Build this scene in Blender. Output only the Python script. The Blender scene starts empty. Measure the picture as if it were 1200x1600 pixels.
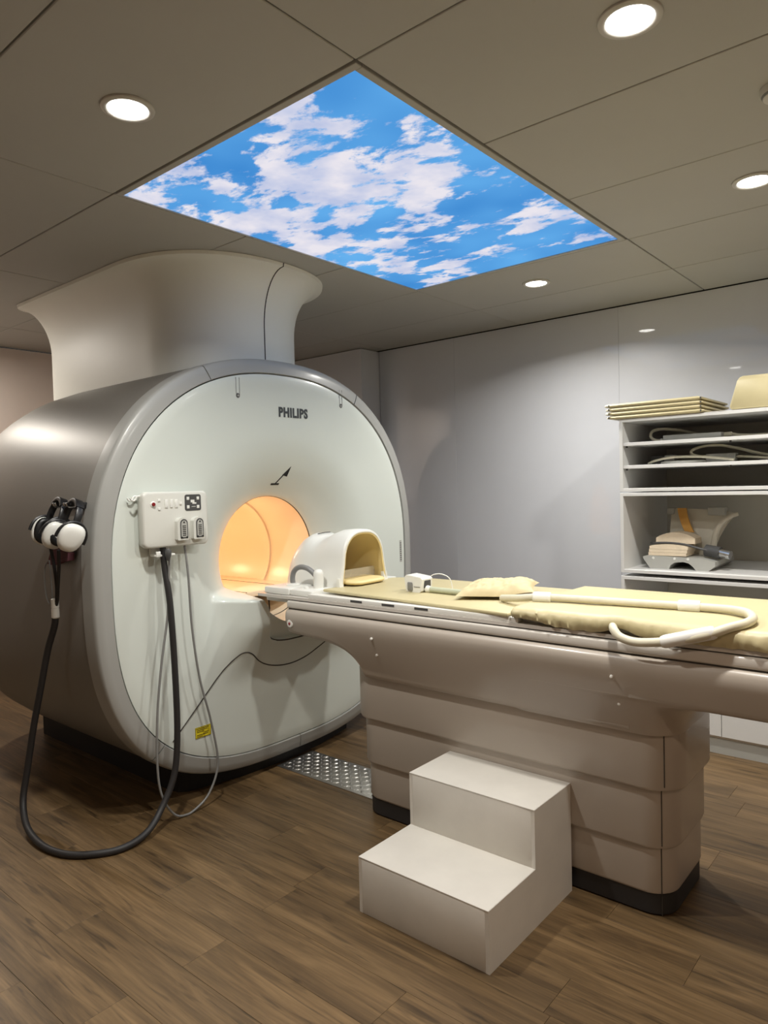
import bpy, bmesh, math, random
from mathutils import Vector, Matrix, noise
random.seed(7)
S = bpy.context.scene
COL = S.collection
PI = math.pi

# ------------------------------------------------------------------ camera
cam = bpy.data.cameras.new('camera')
cam.sensor_fit = 'HORIZONTAL'
cam.sensor_width = 36.0
cam.lens = 1104.75 / 1200 * 36.0
cam.clip_start = 0.05
co = bpy.data.objects.new('camera', cam)
COL.objects.link(co)
YAW, PITCH, ROLL = 0.699982, -0.035743, -0.026116
f_ = Vector((-math.sin(YAW) * math.cos(PITCH), math.cos(YAW) * math.cos(PITCH), math.sin(PITCH)))
r_ = Vector((math.cos(YAW), math.sin(YAW), 0))
u_ = r_.cross(f_)
r2 = r_ * math.cos(ROLL) + u_ * math.sin(ROLL)
u2 = -r_ * math.sin(ROLL) + u_ * math.cos(ROLL)
mw = Matrix((r2, u2, -f_)).transposed().to_4x4()
mw.translation = (0, 0, 1.33)
co.matrix_world = mw
S.camera = co

# ------------------------------------------------------------------ world, exposure
w = bpy.data.worlds.new('world')
S.world = w
w.use_nodes = True
w.node_tree.nodes['Background'].inputs[0].default_value = (0.5, 0.48, 0.46, 1)
w.node_tree.nodes['Background'].inputs[1].default_value = 0.05
S.view_settings.view_transform = 'Standard'
S.view_settings.look = 'None'
S.view_settings.gamma = 1
S.view_settings.use_curve_mapping = False
S.view_settings.exposure = 0.28
LAMP_W = 15.0           # watts of one ceiling downlight
SKY_E = 0.84            # brightness of the backlit sky film
BORE_W = 1.15           # watts of the bore lamps
H = 2.40               # ceiling height


# ------------------------------------------------------------------ materials
def lin(c):
    return tuple(((x / 255) / 12.92 if x / 255 <= .04045 else ((x / 255 + .055) / 1.055) ** 2.4) for x in c) + (1,)


def mat(name, rgb, rough=.5, metal=0.0, coat=0.0, mottle=0.0, mscale=6.0, bump=0.0, bscale=200.0, trans=0.0, alpha=1.0, coatr=.05, spec=.5):
    m = bpy.data.materials.new(name)
    m.use_nodes = True
    nt = m.node_tree
    b = nt.nodes['Principled BSDF']
    b.inputs['Base Color'].default_value = lin(rgb)
    b.inputs['Roughness'].default_value = rough
    b.inputs['Metallic'].default_value = metal
    b.inputs['Coat Weight'].default_value = coat
    b.inputs['Coat Roughness'].default_value = coatr
    b.inputs['Specular IOR Level'].default_value = spec
    if trans:
        b.inputs['Transmission Weight'].default_value = trans
    if alpha < 1:
        b.inputs['Alpha'].default_value = alpha
    tc = nt.nodes.new('ShaderNodeTexCoord')
    if mottle:
        n = nt.nodes.new('ShaderNodeTexNoise')
        n.inputs['Scale'].default_value = mscale
        n.inputs['Detail'].default_value = 5
        n.inputs['Roughness'].default_value = .6
        nt.links.new(tc.outputs['Object'], n.inputs['Vector'])
        mx = nt.nodes.new('ShaderNodeMix')
        mx.data_type = 'RGBA'
        c = lin(rgb)
        mx.inputs[6].default_value = tuple(x * (1 - mottle) for x in c[:3]) + (1,)
        mx.inputs[7].default_value = tuple(min(1, x * (1 + mottle)) for x in c[:3]) + (1,)
        rp = nt.nodes.new('ShaderNodeMapRange')
        rp.inputs[1].default_value = .3
        rp.inputs[2].default_value = .7
        nt.links.new(n.outputs['Fac'], rp.inputs[0])
        nt.links.new(rp.outputs[0], mx.inputs[0])
        nt.links.new(mx.outputs[2], b.inputs['Base Color'])
    if bump:
        n2 = nt.nodes.new('ShaderNodeTexNoise')
        n2.inputs['Scale'].default_value = bscale
        n2.inputs['Detail'].default_value = 3
        nt.links.new(tc.outputs['Object'], n2.inputs['Vector'])
        bp = nt.nodes.new('ShaderNodeBump')
        bp.inputs['Strength'].default_value = bump
        bp.inputs['Distance'].default_value = .002
        nt.links.new(n2.outputs['Fac'], bp.inputs['Height'])
        nt.links.new(bp.outputs[0], b.inputs['Normal'])
    return m


def emit(name, rgb, strength):
    m = bpy.data.materials.new(name)
    m.use_nodes = True
    nt = m.node_tree
    nt.nodes.remove(nt.nodes['Principled BSDF'])
    e = nt.nodes.new('ShaderNodeEmission')
    e.inputs[0].default_value = lin(rgb)
    e.inputs[1].default_value = strength
    nt.links.new(e.outputs[0], nt.nodes['Material Output'].inputs[0])
    return m


def wood_mat():
    m = bpy.data.materials.new('oak_vinyl')
    m.use_nodes = True
    nt = m.node_tree
    N, L = nt.nodes, nt.links
    b = N['Principled BSDF']
    tc = N.new('ShaderNodeTexCoord')
    oi = N.new('ShaderNodeObjectInfo')
    mul = N.new('ShaderNodeVectorMath'); mul.operation = 'SCALE'
    comb = N.new('ShaderNodeCombineXYZ')
    for i in range(3):
        L.new(oi.outputs['Random'], comb.inputs[i])
    L.new(comb.outputs[0], mul.inputs[0]); mul.inputs['Scale'].default_value = 37.0
    add = N.new('ShaderNodeVectorMath'); add.operation = 'ADD'
    L.new(tc.outputs['Object'], add.inputs[0]); L.new(mul.outputs[0], add.inputs[1])
    # broad cathedral figure
    mp = N.new('ShaderNodeMapping'); mp.inputs['Scale'].default_value = (1.5, 15.0, 5.0)
    L.new(add.outputs[0], mp.inputs[0])
    n1 = N.new('ShaderNodeTexNoise'); n1.inputs['Scale'].default_value = 1.0
    n1.inputs['Detail'].default_value = 6; n1.inputs['Roughness'].default_value = .62; n1.inputs['Distortion'].default_value = .9
    L.new(mp.outputs[0], n1.inputs['Vector'])
    # fine fibre
    mp2 = N.new('ShaderNodeMapping'); mp2.inputs['Scale'].default_value = (4.0, 150.0, 20.0)
    L.new(add.outputs[0], mp2.inputs[0])
    n2 = N.new('ShaderNodeTexNoise'); n2.inputs['Scale'].default_value = 1.0; n2.inputs['Detail'].default_value = 4
    L.new(mp2.outputs[0], n2.inputs['Vector'])
    # dark cracks and knots
    mp3 = N.new('ShaderNodeMapping'); mp3.inputs['Scale'].default_value = (3.0, 34.0, 5.0)
    L.new(add.outputs[0], mp3.inputs[0])
    n3 = N.new('ShaderNodeTexNoise'); n3.inputs['Scale'].default_value = 1.0; n3.inputs['Detail'].default_value = 5
    n3.inputs['Distortion'].default_value = 1.4
    L.new(mp3.outputs[0], n3.inputs['Vector'])
    cr = N.new('ShaderNodeValToRGB')
    cr.color_ramp.elements[0].position = .30; cr.color_ramp.elements[0].color = lin((76, 59, 38))
    cr.color_ramp.elements[1].position = .70; cr.color_ramp.elements[1].color = lin((124, 100, 69))
    e = cr.color_ramp.elements.new(.5); e.color = lin((101, 80, 53))
    L.new(n1.outputs['Fac'], cr.inputs[0])
    r3 = N.new('ShaderNodeMapRange'); r3.inputs[1].default_value = .30; r3.inputs[2].default_value = .43
    r3.inputs[3].default_value = .50; r3.inputs[4].default_value = 1.0
    L.new(n3.outputs['Fac'], r3.inputs[0])
    r2_ = N.new('ShaderNodeMapRange'); r2_.inputs[1].default_value = .3; r2_.inputs[2].default_value = .7
    r2_.inputs[3].default_value = .78; r2_.inputs[4].default_value = 1.14
    L.new(n2.outputs['Fac'], r2_.inputs[0])
    rr = N.new('ShaderNodeMapRange'); rr.inputs[3].default_value = .90; rr.inputs[4].default_value = 1.10
    L.new(oi.outputs['Random'], rr.inputs[0])
    m1 = N.new('ShaderNodeMath'); m1.operation = 'MULTIPLY'
    L.new(r3.outputs[0], m1.inputs[0]); L.new(r2_.outputs[0], m1.inputs[1])
    m2 = N.new('ShaderNodeMath'); m2.operation = 'MULTIPLY'
    L.new(m1.outputs[0], m2.inputs[0]); L.new(rr.outputs[0], m2.inputs[1])
    sc = N.new('ShaderNodeVectorMath'); sc.operation = 'SCALE'
    L.new(cr.outputs[0], sc.inputs[0]); L.new(m2.outputs[0], sc.inputs['Scale'])
    L.new(sc.outputs[0], b.inputs['Base Color'])
    b.inputs['Roughness'].default_value = .42
    bp = N.new('ShaderNodeBump'); bp.inputs['Strength'].default_value = .15; bp.inputs['Distance'].default_value = .001
    L.new(n2.outputs['Fac'], bp.inputs['Height']); L.new(bp.outputs[0], b.inputs['Normal'])
    return m


def sky_mat():
    m = bpy.data.materials.new('sky_film')
    m.use_nodes = True
    nt = m.node_tree
    N, L = nt.nodes, nt.links
    N.remove(N['Principled BSDF'])
    tc = N.new('ShaderNodeTexCoord')
    mp = N.new('ShaderNodeMapping')
    mp.inputs['Location'].default_value = (3.1, 1.7, .4)
    mp.inputs['Rotation'].default_value = (0, 0, math.radians(-42))
    mp.inputs['Scale'].default_value = (4.2, 6.6, 1)
    L.new(tc.outputs['Object'], mp.inputs[0])
    n = N.new('ShaderNodeTexNoise'); n.inputs['Scale'].default_value = 1.0; n.inputs['Detail'].default_value = 9
    n.inputs['Roughness'].default_value = .60; n.inputs['Distortion'].default_value = .15
    L.new(mp.outputs[0], n.inputs['Vector'])
    # the print is cloudier towards one end of the film
    sx = N.new('ShaderNodeSeparateXYZ'); L.new(tc.outputs['Object'], sx.inputs[0])

    def math_(op, a, b_):
        k = N.new('ShaderNodeMath'); k.operation = op
        for i, v in enumerate((a, b_)):
            if isinstance(v, (int, float)):
                k.inputs[i].default_value = v
            else:
                L.new(v, k.inputs[i])
        return k.outputs[0]
    across = math_('SUBTRACT', math_('MULTIPLY', sx.outputs[0], .83), math_('MULTIPLY', sx.outputs[1], .55))
    along = math_('ADD', math_('MULTIPLY', sx.outputs[0], .55), math_('MULTIPLY', sx.outputs[1], .83))
    b1 = math_('ADD', across, .12)
    a1 = math_('MAXIMUM', math_('SUBTRACT', along, .05), 0.0)
    d2 = math_('ADD', math_('MULTIPLY', math_('MULTIPLY', b1, b1), .17), math_('MULTIPLY', math_('MULTIPLY', a1, a1), .15))
    bias = math_('SUBTRACT', .062, d2)
    v = math_('ADD', n.outputs['Fac'], bias)
    r = N.new('ShaderNodeMapRange'); r.interpolation_type = 'SMOOTHSTEP'
    r.inputs[1].default_value = .495; r.inputs[2].default_value = .585
    L.new(v, r.inputs[0])
    n4 = N.new('ShaderNodeTexNoise'); n4.inputs['Scale'].default_value = 5.0; n4.inputs['Detail'].default_value = 4
    L.new(tc.outputs['Object'], n4.inputs['Vector'])
    cw = N.new('ShaderNodeValToRGB')
    cw.color_ramp.elements[0].position = .35; cw.color_ramp.elements[0].color = lin((186, 196, 226))
    cw.color_ramp.elements[1].position = .62; cw.color_ramp.elements[1].color = lin((232, 228, 236))
    L.new(n4.outputs['Fac'], cw.inputs[0])
    cb = N.new('ShaderNodeValToRGB')
    cb.color_ramp.elements[0].position = .3; cb.color_ramp.elements[0].color = lin((62, 136, 208))
    cb.color_ramp.elements[1].position = .7; cb.color_ramp.elements[1].color = lin((104, 178, 238))
    n5 = N.new('ShaderNodeTexNoise'); n5.inputs['Scale'].default_value = 1.8; n5.inputs['Detail'].default_value = 2
    L.new(tc.outputs['Object'], n5.inputs['Vector']); L.new(n5.outputs['Fac'], cb.inputs[0])
    mx = N.new('ShaderNodeMix'); mx.data_type = 'RGBA'
    L.new(r.outputs[0], mx.inputs[0]); L.new(cb.outputs[0], mx.inputs[6]); L.new(cw.outputs[0], mx.inputs[7])
    e = N.new('ShaderNodeEmission'); e.inputs[1].default_value = SKY_E
    L.new(mx.outputs[2], e.inputs[0])
    L.new(e.outputs[0], N['Material Output'].inputs[0])
    return m


M = dict(
    wood=wood_mat(), sky=sky_mat(),
    wall=mat('wall_laminate', (216, 218, 224), .38, coat=1.0, coatr=.03, mottle=.03, mscale=1.5),
    wall_warm=mat('wall_warm', (205, 192, 178), .5),
    wall_left=mat('wall_side', (238, 224, 214), .45, mottle=.03, mscale=1.5),
    ceil=mat('ceiling_panel', (184, 183, 177), .62, mottle=.02, mscale=2),
    dark=mat('dark_gap', (24, 22, 20), .8),
    trim=mat('lamp_trim', (205, 203, 196), .35),
    face=mat('scanner_white', (213, 219, 212), .34, coat=.25, coatr=.12, mottle=.015, mscale=2),
    ring=mat('scanner_silver', (160, 160, 156), .38, coat=.15, coatr=.15),
    body=mat('scanner_grey', (134, 131, 125), .46, metal=.3, coat=.0, mottle=.03, mscale=3, bump=.05, bscale=300),
    seam=mat('seam_dark', (58, 54, 48), .7),
    base=mat('base_black', (16, 15, 15), .6),
    bore=mat('bore_liner', (244, 226, 198), .22, coat=.3, coatr=.12),
    duct=mat('duct_cover', (243, 244, 235), .45, mottle=.02, mscale=2),
    table=mat('table_plastic', (178, 168, 157), .34, coat=.35, coatr=.15, mottle=.02, mscale=3),
    table_white=mat('table_white', (228, 226, 220), .35, coat=.15),
    rail=mat('table_rail', (208, 202, 194), .25, coat=.3),
    rubber=mat('rubber_black', (38, 36, 36), .55),
    white=mat('plastic_white', (232, 232, 226), .35, coat=.2),
    lining=mat('coil_lining', (226, 206, 150), .5),
    cream=mat('cream_vinyl', (194, 182, 142), .46, mottle=.04, mscale=8, bump=.1, bscale=60),
    linen=mat('cream_cloth', (206, 190, 150), .7, mottle=.05, mscale=20, bump=.2, bscale=300),
    foam=mat('foam_tan', (236, 219, 192), .9, mottle=.06, mscale=40, bump=.3, bscale=400),
    orange=mat('strap_tan', (214, 160, 80), .7),
    hose_g=mat('hose_green', (186, 190, 164), .6, mottle=.05, mscale=30),
    hose_w=mat('hose_cream', (212, 206, 184), .5, mottle=.05, mscale=30),
    grey=mat('plastic_grey', (128, 128, 126), .4),
    boxwhite=mat('box_white', (212, 212, 204), .4, coat=.1),
    midgrey=mat('plastic_midgrey', (176, 176, 170), .4),
    shell=mat('coil_shell', (206, 200, 184), .45),
    dgrey=mat('plastic_dark', (72, 72, 72), .45),
    black=mat('black_plastic', (20, 20, 22), .4),
    steel=mat('steel', (200, 200, 200), .25, metal=1),
    tread=mat('aluminium_tread', (170, 168, 164), .35, metal=.9, mottle=.1, mscale=20),
    red=mat('red_button', (132, 22, 26), .35),
    maroon=mat('maroon_cloth', (92, 50, 58), .8),
    yellow=mat('warning_yellow', (226, 206, 40), .5),
    ink=mat('ink', (50, 56, 60), .5),
    inkb=mat('ink_black', (20, 20, 20), .5),
    step=mat('step_laminate', (212, 208, 200), .5, mottle=.07, mscale=4, bump=.04, bscale=100),
    cab=mat('cabinet_white', (222, 222, 220), .4, mottle=.015),
    cabin=mat('cabinet_grey', (214, 211, 200), .55, mottle=.02),
    lens=emit('lamp_lens', (255, 252, 246), 14.0),
    borelamp=emit('bore_lamp', (255, 196, 120), 2.5),
    acryl=mat('clear_acrylic', (236, 230, 214), .15, trans=.0, alpha=.32),
    paper=mat('paper', (236, 234, 230), .7),
)
M['step'].node_tree.nodes['Noise Texture'].inputs['Detail'].default_value = 8


# ------------------------------------------------------------------ object helpers
ORG = {}


def link(o, parent=None):
    COL.objects.link(o)
    if parent:
        o.parent = parent
    return o


def thing(name, label, cat, loc=(0, 0, 0), group=None):
    o = bpy.data.objects.new(name, None)
    o.empty_display_size = .1
    o.location = loc
    o['label'] = label
    o['category'] = cat
    if group:
        o['group'] = group
    COL.objects.link(o)
    ORG[o.name] = Vector(loc)
    return o


def tag(o, label, cat, group=None):
    o['label'] = label
    o['category'] = cat
    if group:
        o['group'] = group
    return o


def structure(o):
    o['kind'] = 'structure'
    return o


def mk(name, verts, faces, m, parent=None, smooth=True, ang=35, label=None, loc=None):
    """verts in world coordinates -> one mesh object"""
    org = Vector(loc) if loc is not None else (ORG[parent.name] if parent else Vector((0, 0, 0)))
    me = bpy.data.meshes.new(name)
    me.from_pydata([Vector(v) - org for v in verts], [], faces)
    bm = bmesh.new()
    bm.from_mesh(me)
    bmesh.ops.recalc_face_normals(bm, faces=bm.faces)
    bm.to_mesh(me)
    bm.free()
    if smooth:
        me.polygons.foreach_set('use_smooth', [True] * len(me.polygons))
        me.set_sharp_from_angle(angle=math.radians(ang))
    me.materials.append(m)
    o = bpy.data.objects.new(name, me)
    if parent:
        o.parent = parent
        o.location = org - ORG[parent.name]
    else:
        o.location = org
    COL.objects.link(o)
    ORG[o.name] = org
    if label:
        o['label'] = label
    return o


class MB:
    def __init__(s):
        s.v = []
        s.f = []

    def add(s, v, f):
        k = len(s.v)
        s.v += [Vector(x) for x in v]
        s.f += [tuple(i + k for i in q) for q in f]
        return s

    def box(s, a, b, bev=0.0, seg=2):
        bm = bmesh.new()
        bmesh.ops.create_cube(bm, size=1)
        c = [(p + q) / 2 for p, q in zip(a, b)]
        d = [abs(q - p) for p, q in zip(a, b)]
        for v in bm.verts:
            v.co = Vector((c[i] + v.co[i] * d[i] for i in range(3)))
        if bev > 0:
            bmesh.ops.bevel(bm, geom=list(bm.edges), offset=min(bev, min(d) * .49), segments=seg, profile=.5, affect='EDGES')
        bm.verts.index_update()
        s.add([v.co.copy() for v in bm.verts], [[v.index for v in f.verts] for f in bm.faces])
        bm.free()
        return s

    def loft(s, rings, closed=True, cap0=True, cap1=True):
        n = len(rings[0])
        k = len(s.v)
        for r in rings:
            s.v += [Vector(p) for p in r]
        m = n if closed else n - 1
        for i in range(len(rings) - 1):
            for j in range(m):
                a = k + i * n + j
                b = k + i * n + (j + 1) % n
                s.f.append((a, b, b + n, a + n))
        if closed and cap0:
            s.f.append(tuple(k + j for j in range(n)))
        if closed and cap1:
            s.f.append(tuple(k + (len(rings) - 1) * n + j for j in reversed(range(n))))
        return s

    def tube(s, pts, r, n=10, sub=8, smooth=True):
        P = spline(pts, sub) if smooth else [Vector(p) for p in pts]
        rings = []
        t0 = None
        for i, p in enumerate(P):
            t = (P[min(i + 1, len(P) - 1)] - P[max(i - 1, 0)]).normalized()
            if t0 is None:
                a = Vector((0, 0, 1)) if abs(t.z) < .9 else Vector((1, 0, 0))
                u = t.cross(a).normalized()
            else:
                u = (u - t * u.dot(t)).normalized()
            v = t.cross(u)
            t0 = t
            rad = r(i / (len(P) - 1)) if callable(r) else r
            rings.append([p + (u * math.cos(2 * PI * k / n) + v * math.sin(2 * PI * k / n)) * rad for k in range(n)])
        return s.loft(rings)

    def lathe(s, prof, c, axis='z', n=32):
        """prof: list of (radius, height); c: centre"""
        c = Vector(c)
        rings = []
        for r, h in prof:
            ring = []
            for k in range(n):
                a = 2 * PI * k / n
                x, y = r * math.cos(a), r * math.sin(a)
                ring.append(c + (Vector((x, y, h)) if axis == 'z' else Vector((h, x, y)) if axis == 'x' else Vector((y, h, x))))
            rings.append(ring)
        return s.loft(rings)

    def prism(s, poly, fn, d0, d1):
        """extrude a 2D outline; fn(u, v, d) -> 3D"""
        return s.loft([[fn(u, v, d0) for u, v in poly], [fn(u, v, d1) for u, v in poly]])

    def xf(s, mtx):
        s.v = [mtx @ v for v in s.v]
        return s

    def out(s, name, m, parent=None, **k):
        return mk(name, s.v, s.f, m, parent, **k)


def spline(pts, sub=8):
    P = [Vector(p) for p in pts]
    out = []
    for i in range(len(P) - 1):
        p0 = P[i - 1] if i else P[0] * 2 - P[1]
        p1, p2 = P[i], P[i + 1]
        p3 = P[i + 2] if i + 2 < len(P) else p2 * 2 - p1
        for k in range(sub):
            t = k / sub
            out.append(.5 * ((2 * p1) + (p2 - p0) * t + (2 * p0 - 5 * p1 + 4 * p2 - p3) * t * t + (3 * p1 - p0 - 3 * p2 + p3) * t ** 3))
    out.append(P[-1])
    return out


def sstep(a, b, x):
    t = max(0, min(1, (x - a) / (b - a)))
    return t * t * (3 - 2 * t)


def rrect(x0, x1, y0, y1, r, n=6):
    pts = []
    for cx, cy, a0 in ((x1 - r, y1 - r, 0), (x0 + r, y1 - r, PI / 2), (x0 + r, y0 + r, PI), (x1 - r, y0 + r, 3 * PI / 2)):
        for k in range(n + 1):
            a = a0 + PI / 2 * k / n
            pts.append((cx + r * math.cos(a), cy + r * math.sin(a)))
    return pts


XYZ = lambda u, v, d: (u, v, d)       # outline in plan, extrude up
YZX = lambda u, v, d: (d, u, v)       # outline facing +X
XZY = lambda u, v, d: (u, d, v)       # outline facing -Y


def bx(name, a, b, m, parent=None, bev=.003, seg=2, **k):
    return MB().box(a, b, bev, seg).out(name, m, parent, **k)


def text_mesh(name, body, m, parent, fn, size, off=0.0, sx=1.0, depth=.0008, align='LEFT'):
    cu = bpy.data.curves.new(name, 'FONT')
    cu.body = body
    cu.size = size
    cu.offset = off
    cu.extrude = depth
    cu.resolution_u = 3
    cu.align_x = align
    cu.space_character = 1.12
    to = bpy.data.objects.new('tmp', cu)
    COL.objects.link(to)
    dg = bpy.context.evaluated_depsgraph_get()
    dg.update()
    me = bpy.data.meshes.new_from_object(to.evaluated_get(dg))
    vs = [fn(v.co.x * sx, v.co.y, v.co.z) for v in me.vertices]
    fs = [tuple(p.vertices) for p in me.polygons]
    bpy.data.objects.remove(to)
    bpy.data.curves.remove(cu)
    bpy.data.meshes.remove(me)
    return mk(name, vs, fs, m, parent, smooth=False)


# ------------------------------------------------------------------ room
RX0, RX1, RY0, RY1 = -5.35, 1.6, -1.6, 4.30

fl = structure(bx('floor', (RX0 - .1, RY0 - .1, -.12), (RX1 + .1, RY1 + .1, -.0045), M['wood'], bev=0))
PW, PL = .155, .92
row = 0
y = -.145
while y < RY1:
    x = RX0 - random.uniform(0, PL)
    while x < .75:
        x0, x1 = max(x, RX0), min(x + PL, .75)
        y1 = min(y + PW, RY1)
        if x1 - x0 > .02 and y1 - y > .02:
            g = .0004
            mk('plank', *(lambda b: (b.v, b.f))(MB().box((x0 + g, y + g, -.0045), (x1 - g, y1 - g, 0), .0003, 1)), M['wood'], fl,
               smooth=False, loc=((x0 + x1) / 2, (y + y1) / 2, 0))
        x += PL
    y += PW

ce = structure(bx('ceiling', (RX0 - .1, RY0 - .1, H + .03), (RX1 + .1, RY1 + .1, H + .15), M['dark'], bev=0))
XE = [-5.35, -4.72, -3.545, -2.372, -1.2, -.03, 1.14, 1.6]
YE = [-1.6, -1.034, -.4355, .163, .7615, 1.36, 1.9585, 2.557, 3.1555, 3.754, 4.30]
for i in range(len(XE) - 1):
    for j in range(len(YE) - 1):
        if i == 3 and j in (5, 6, 7):
            continue
        g = .0025
        dz = random.uniform(0, .0012)
        mk('ceiling_panel', *(lambda b: (b.v, b.f))(MB().box((XE[i] + g, YE[j] + g, H + dz), (XE[i + 1] - g, YE[j + 1] - g, H + .03), .002, 1)),
           M['ceil'], ce, smooth=False, loc=((XE[i] + XE[i + 1]) / 2, (YE[j] + YE[j + 1]) / 2, H + .015))


def wall(name, a, b, m):
    return structure(bx(name, a, b, m, bev=0))


wb = wall('wall_back', (RX0, RY1 + .012, 0), (RX1, RY1 + .12, H + .03), M['dark'])
for x0, x1 in ((-3.63, -2.92), (-2.92, -1.70), (-1.70, -.48), (-.48, .74), (.74, 1.6)):
    mk('wall_panel', *(lambda b: (b.v, b.f))(MB().box((x0 + .0004, RY1, 0), (x1 - .0004, RY1 + .012, H - .006), .0008, 1)), M['wall'], wb,
       smooth=False, loc=((x0 + x1) / 2, RY1, 1.2))
wall('wall_recess', (RX0, 4.09, 0), (-3.635, RY1 + .012, H - .006), M['wall'])
wall('wall_left', (RX0 - .12, RY0, 0), (RX0, RY1, H - .006), M['wall_left'])
wall('wall_right', (RX1, RY0, 0), (RX1 + .12, RY1, H + .03), M['wall_warm'])
wall('wall_front', (RX0, RY0 - .12, 0), (RX1, RY0, H + .03), M['wall_warm'])

# ------------------------------------------------------------------ backlit sky panel
t = thing('sky_light_panel', 'large rectangular backlit ceiling panel printed with blue sky and clouds', 'light panel', (-1.786, 2.258, H))
x0, x1, y0, y1 = -2.366, -1.206, 1.366, 3.15
fr = MB()
for a, b in (((x0, y0), (x1, y0 + .024)), ((x0, y1 - .024), (x1, y1)), ((x0, y0 + .024), (x0 + .006, y1 - .024)), ((x1 - .024, y0 + .024), (x1, y1 - .024))):
    fr.box((a[0], a[1], H - .001), (b[0], b[1], H + .028), .0015, 1)
fr.out('frame', M['ceil'], t, smooth=False)
bx('light_film', (x0 + .004, y0 + .022, H + .004), (x1 - .022, y1 - .022, H + .02), M['sky'], t, bev=0, smooth=False, label='film printed with white clouds on blue sky')


# ------------------------------------------------------------------ ceiling downlights
def downlight(x, y, label, warm=(1, .97, .90), power=1.0, spread=150):
    t = thing('downlight', label, 'ceiling lamp', (x, y, H), 'recessed downlights in the ceiling')
    MB().lathe([(.052, .0), (.054, -.004), (.058, -.007), (.066, -.0075), (.072, -.004), (.073, 0.0)], (x, y, H), n=40).out('trim_ring', M['trim'], t)
    MB().lathe([(.0005, -.0062), (.03, -.0062), (.048, -.0055), (.0535, -.0035), (.0535, .0)], (x, y, H), n=40).out('lens', M['lens'], t, label='glowing round lens')
    L = bpy.data.lights.new('downlight_lamp', 'AREA')
    L.shape = 'DISK'
    L.size = .10
    L.energy = LAMP_W * power
    L.color = warm
    L.spread = math.radians(spread)
    lo = bpy.data.objects.new('downlight_lamp', L)
    lo.location = (0, 0, -.012)
    lo.parent = t
    COL.objects.link(lo)
    return t


WARM = (1, .84, .70)
downlight(-1.814, 1.094, 'lit round downlight left of the sky panel, nearest the scanner')
downlight(-.623, 1.671, 'largest lit round downlight, at the top edge of the photo')
downlight(-.625, 2.864, 'lit round downlight at the right edge of the photo')
downlight(-1.819, 3.476, 'lit round downlight between the sky panel and the back wall')
downlight(-4.75, 1.30, 'lit round downlight above the rear of the scanner, left of the view', (1, .93, .84), power=1.15, spread=176)
downlight(.55, .5, 'unseen warm downlight added behind the viewer on the right', (1, .74, .56), power=.5)  # added lamp out of view, warms the right end of the table
downlight(.60, 2.86, 'lit round downlight above the foot end of the table', WARM, power=.35)
downlight(-1.8, -.7, 'lit round downlight behind the viewer on the left', (1, .95, .88), power=.22)

t = thing('smoke_detector', 'small round white unlit ceiling disc cut by the right edge of the photo', 'detector', (-.42, 2.24, H))
MB().lathe([(.052, 0), (.052, -.012), (.044, -.026), (.02, -.030), (.0005, -.030)], (-.42, 2.24, H)).out('housing', M['trim'], t)
MB().lathe([(.047, -.0215), (.049, -.019), (.0455, -.0245)], (-.42, 2.24, H)).out('sensor_band', M['grey'], t)

# ------------------------------------------------------------------ scanner
CY, CZ, FX = 2.30, 1.00, -2.55


def outline(th, a, b):
    c, s = abs(math.cos(th)), abs(math.sin(th))
    n = 2.3 if math.sin(th) >= 0 else 2.95
    return 1 / ((c / a) ** n + (s / b) ** n) ** (1 / n)


RF = lambda th: outline(th, .902, .872)
RR = lambda th: outline(th, .977, .944)


def yz(th, r):
    return CY + r * math.cos(th), CZ + r * math.sin(th)


def face_x(y_, z_):
    """depth of the front cover at (y, z): a plane, the flare into the bore and the docking boss under it"""
    r = math.hypot(y_ - CY, z_ - CZ)
    t_ = max(0, min(1, (r - .3) / .30))
    fl_ = .105 * (1 - t_) ** 1.7 + .04 * (1 - math.sqrt(max(0, 1 - (1 - t_) ** 2)))
    wy = 1 - sstep(.27, .455, abs(y_ - CY))
    top = 1 - sstep(.835, .885, z_)
    wz = sstep(.45, .73, z_)
    rec = 0.0
    if z_ < .90:
        d_ = ((abs(y_ - CY) / .225) ** 4 + (max(0, .86 - z_) / .243) ** 4) ** .25
        rec = .030 * (1 - sstep(.955, 1.0, d_)) * top
    return FX - rec - fl_ * (1 - wy * top * sstep(.5, .75, z_)) + .115 * wy * wz * top


mri = thing('mri_scanner', 'large white and silver tunnel scanner with lit bore and grey barrel body', 'scanner', (-3.35, CY, 0))
NT = 480
rads = [0, .008, .016, .025, .035, .045, .055, .065, .075, .085, .095, .105, .115, .125, .135, .145, .155, .165, .175, .185, .195, .205, .22, .24, .26, .32, .38, .45, .52, .6, .68, .76, .84, .92, .97, 1.0]
rings = []
for k in range(len(rads) + 2):
    ring = []
    for j in range(NT):
        th = 2 * PI * j / NT
        if k < len(rads):
            r = .3 + (RF(th) - .3) * rads[k]
            y_, z_ = yz(th, r)
            ring.append((face_x(y_, z_) - (.004 if k == len(rads) - 1 else 0), y_, z_))
        else:
            y_, z_ = yz(th, RF(th) + .001)
            ring.append((FX - (.012 if k == len(rads) else .06), y_, z_))
    rings.append(ring)
MB().loft(rings, cap0=False, cap1=False).out('front_cover', M['face'], mri, ang=40)

# bore tube with its collar line, hoop and bridge
bore = []
for xx in (None, -2.73, -2.78, -3.0, -3.4, -3.8, -4.18):
    ring = []
    for j in range(NT // 2):
        th = 4 * PI * j / NT
        y_, z_ = yz(th, .3)
        ring.append((face_x(y_, z_) if xx is None else xx, y_, z_))
    bore.append(ring)
MB().loft(bore, cap0=False, cap1=False).out('bore_tube', M['bore'], mri)


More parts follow.
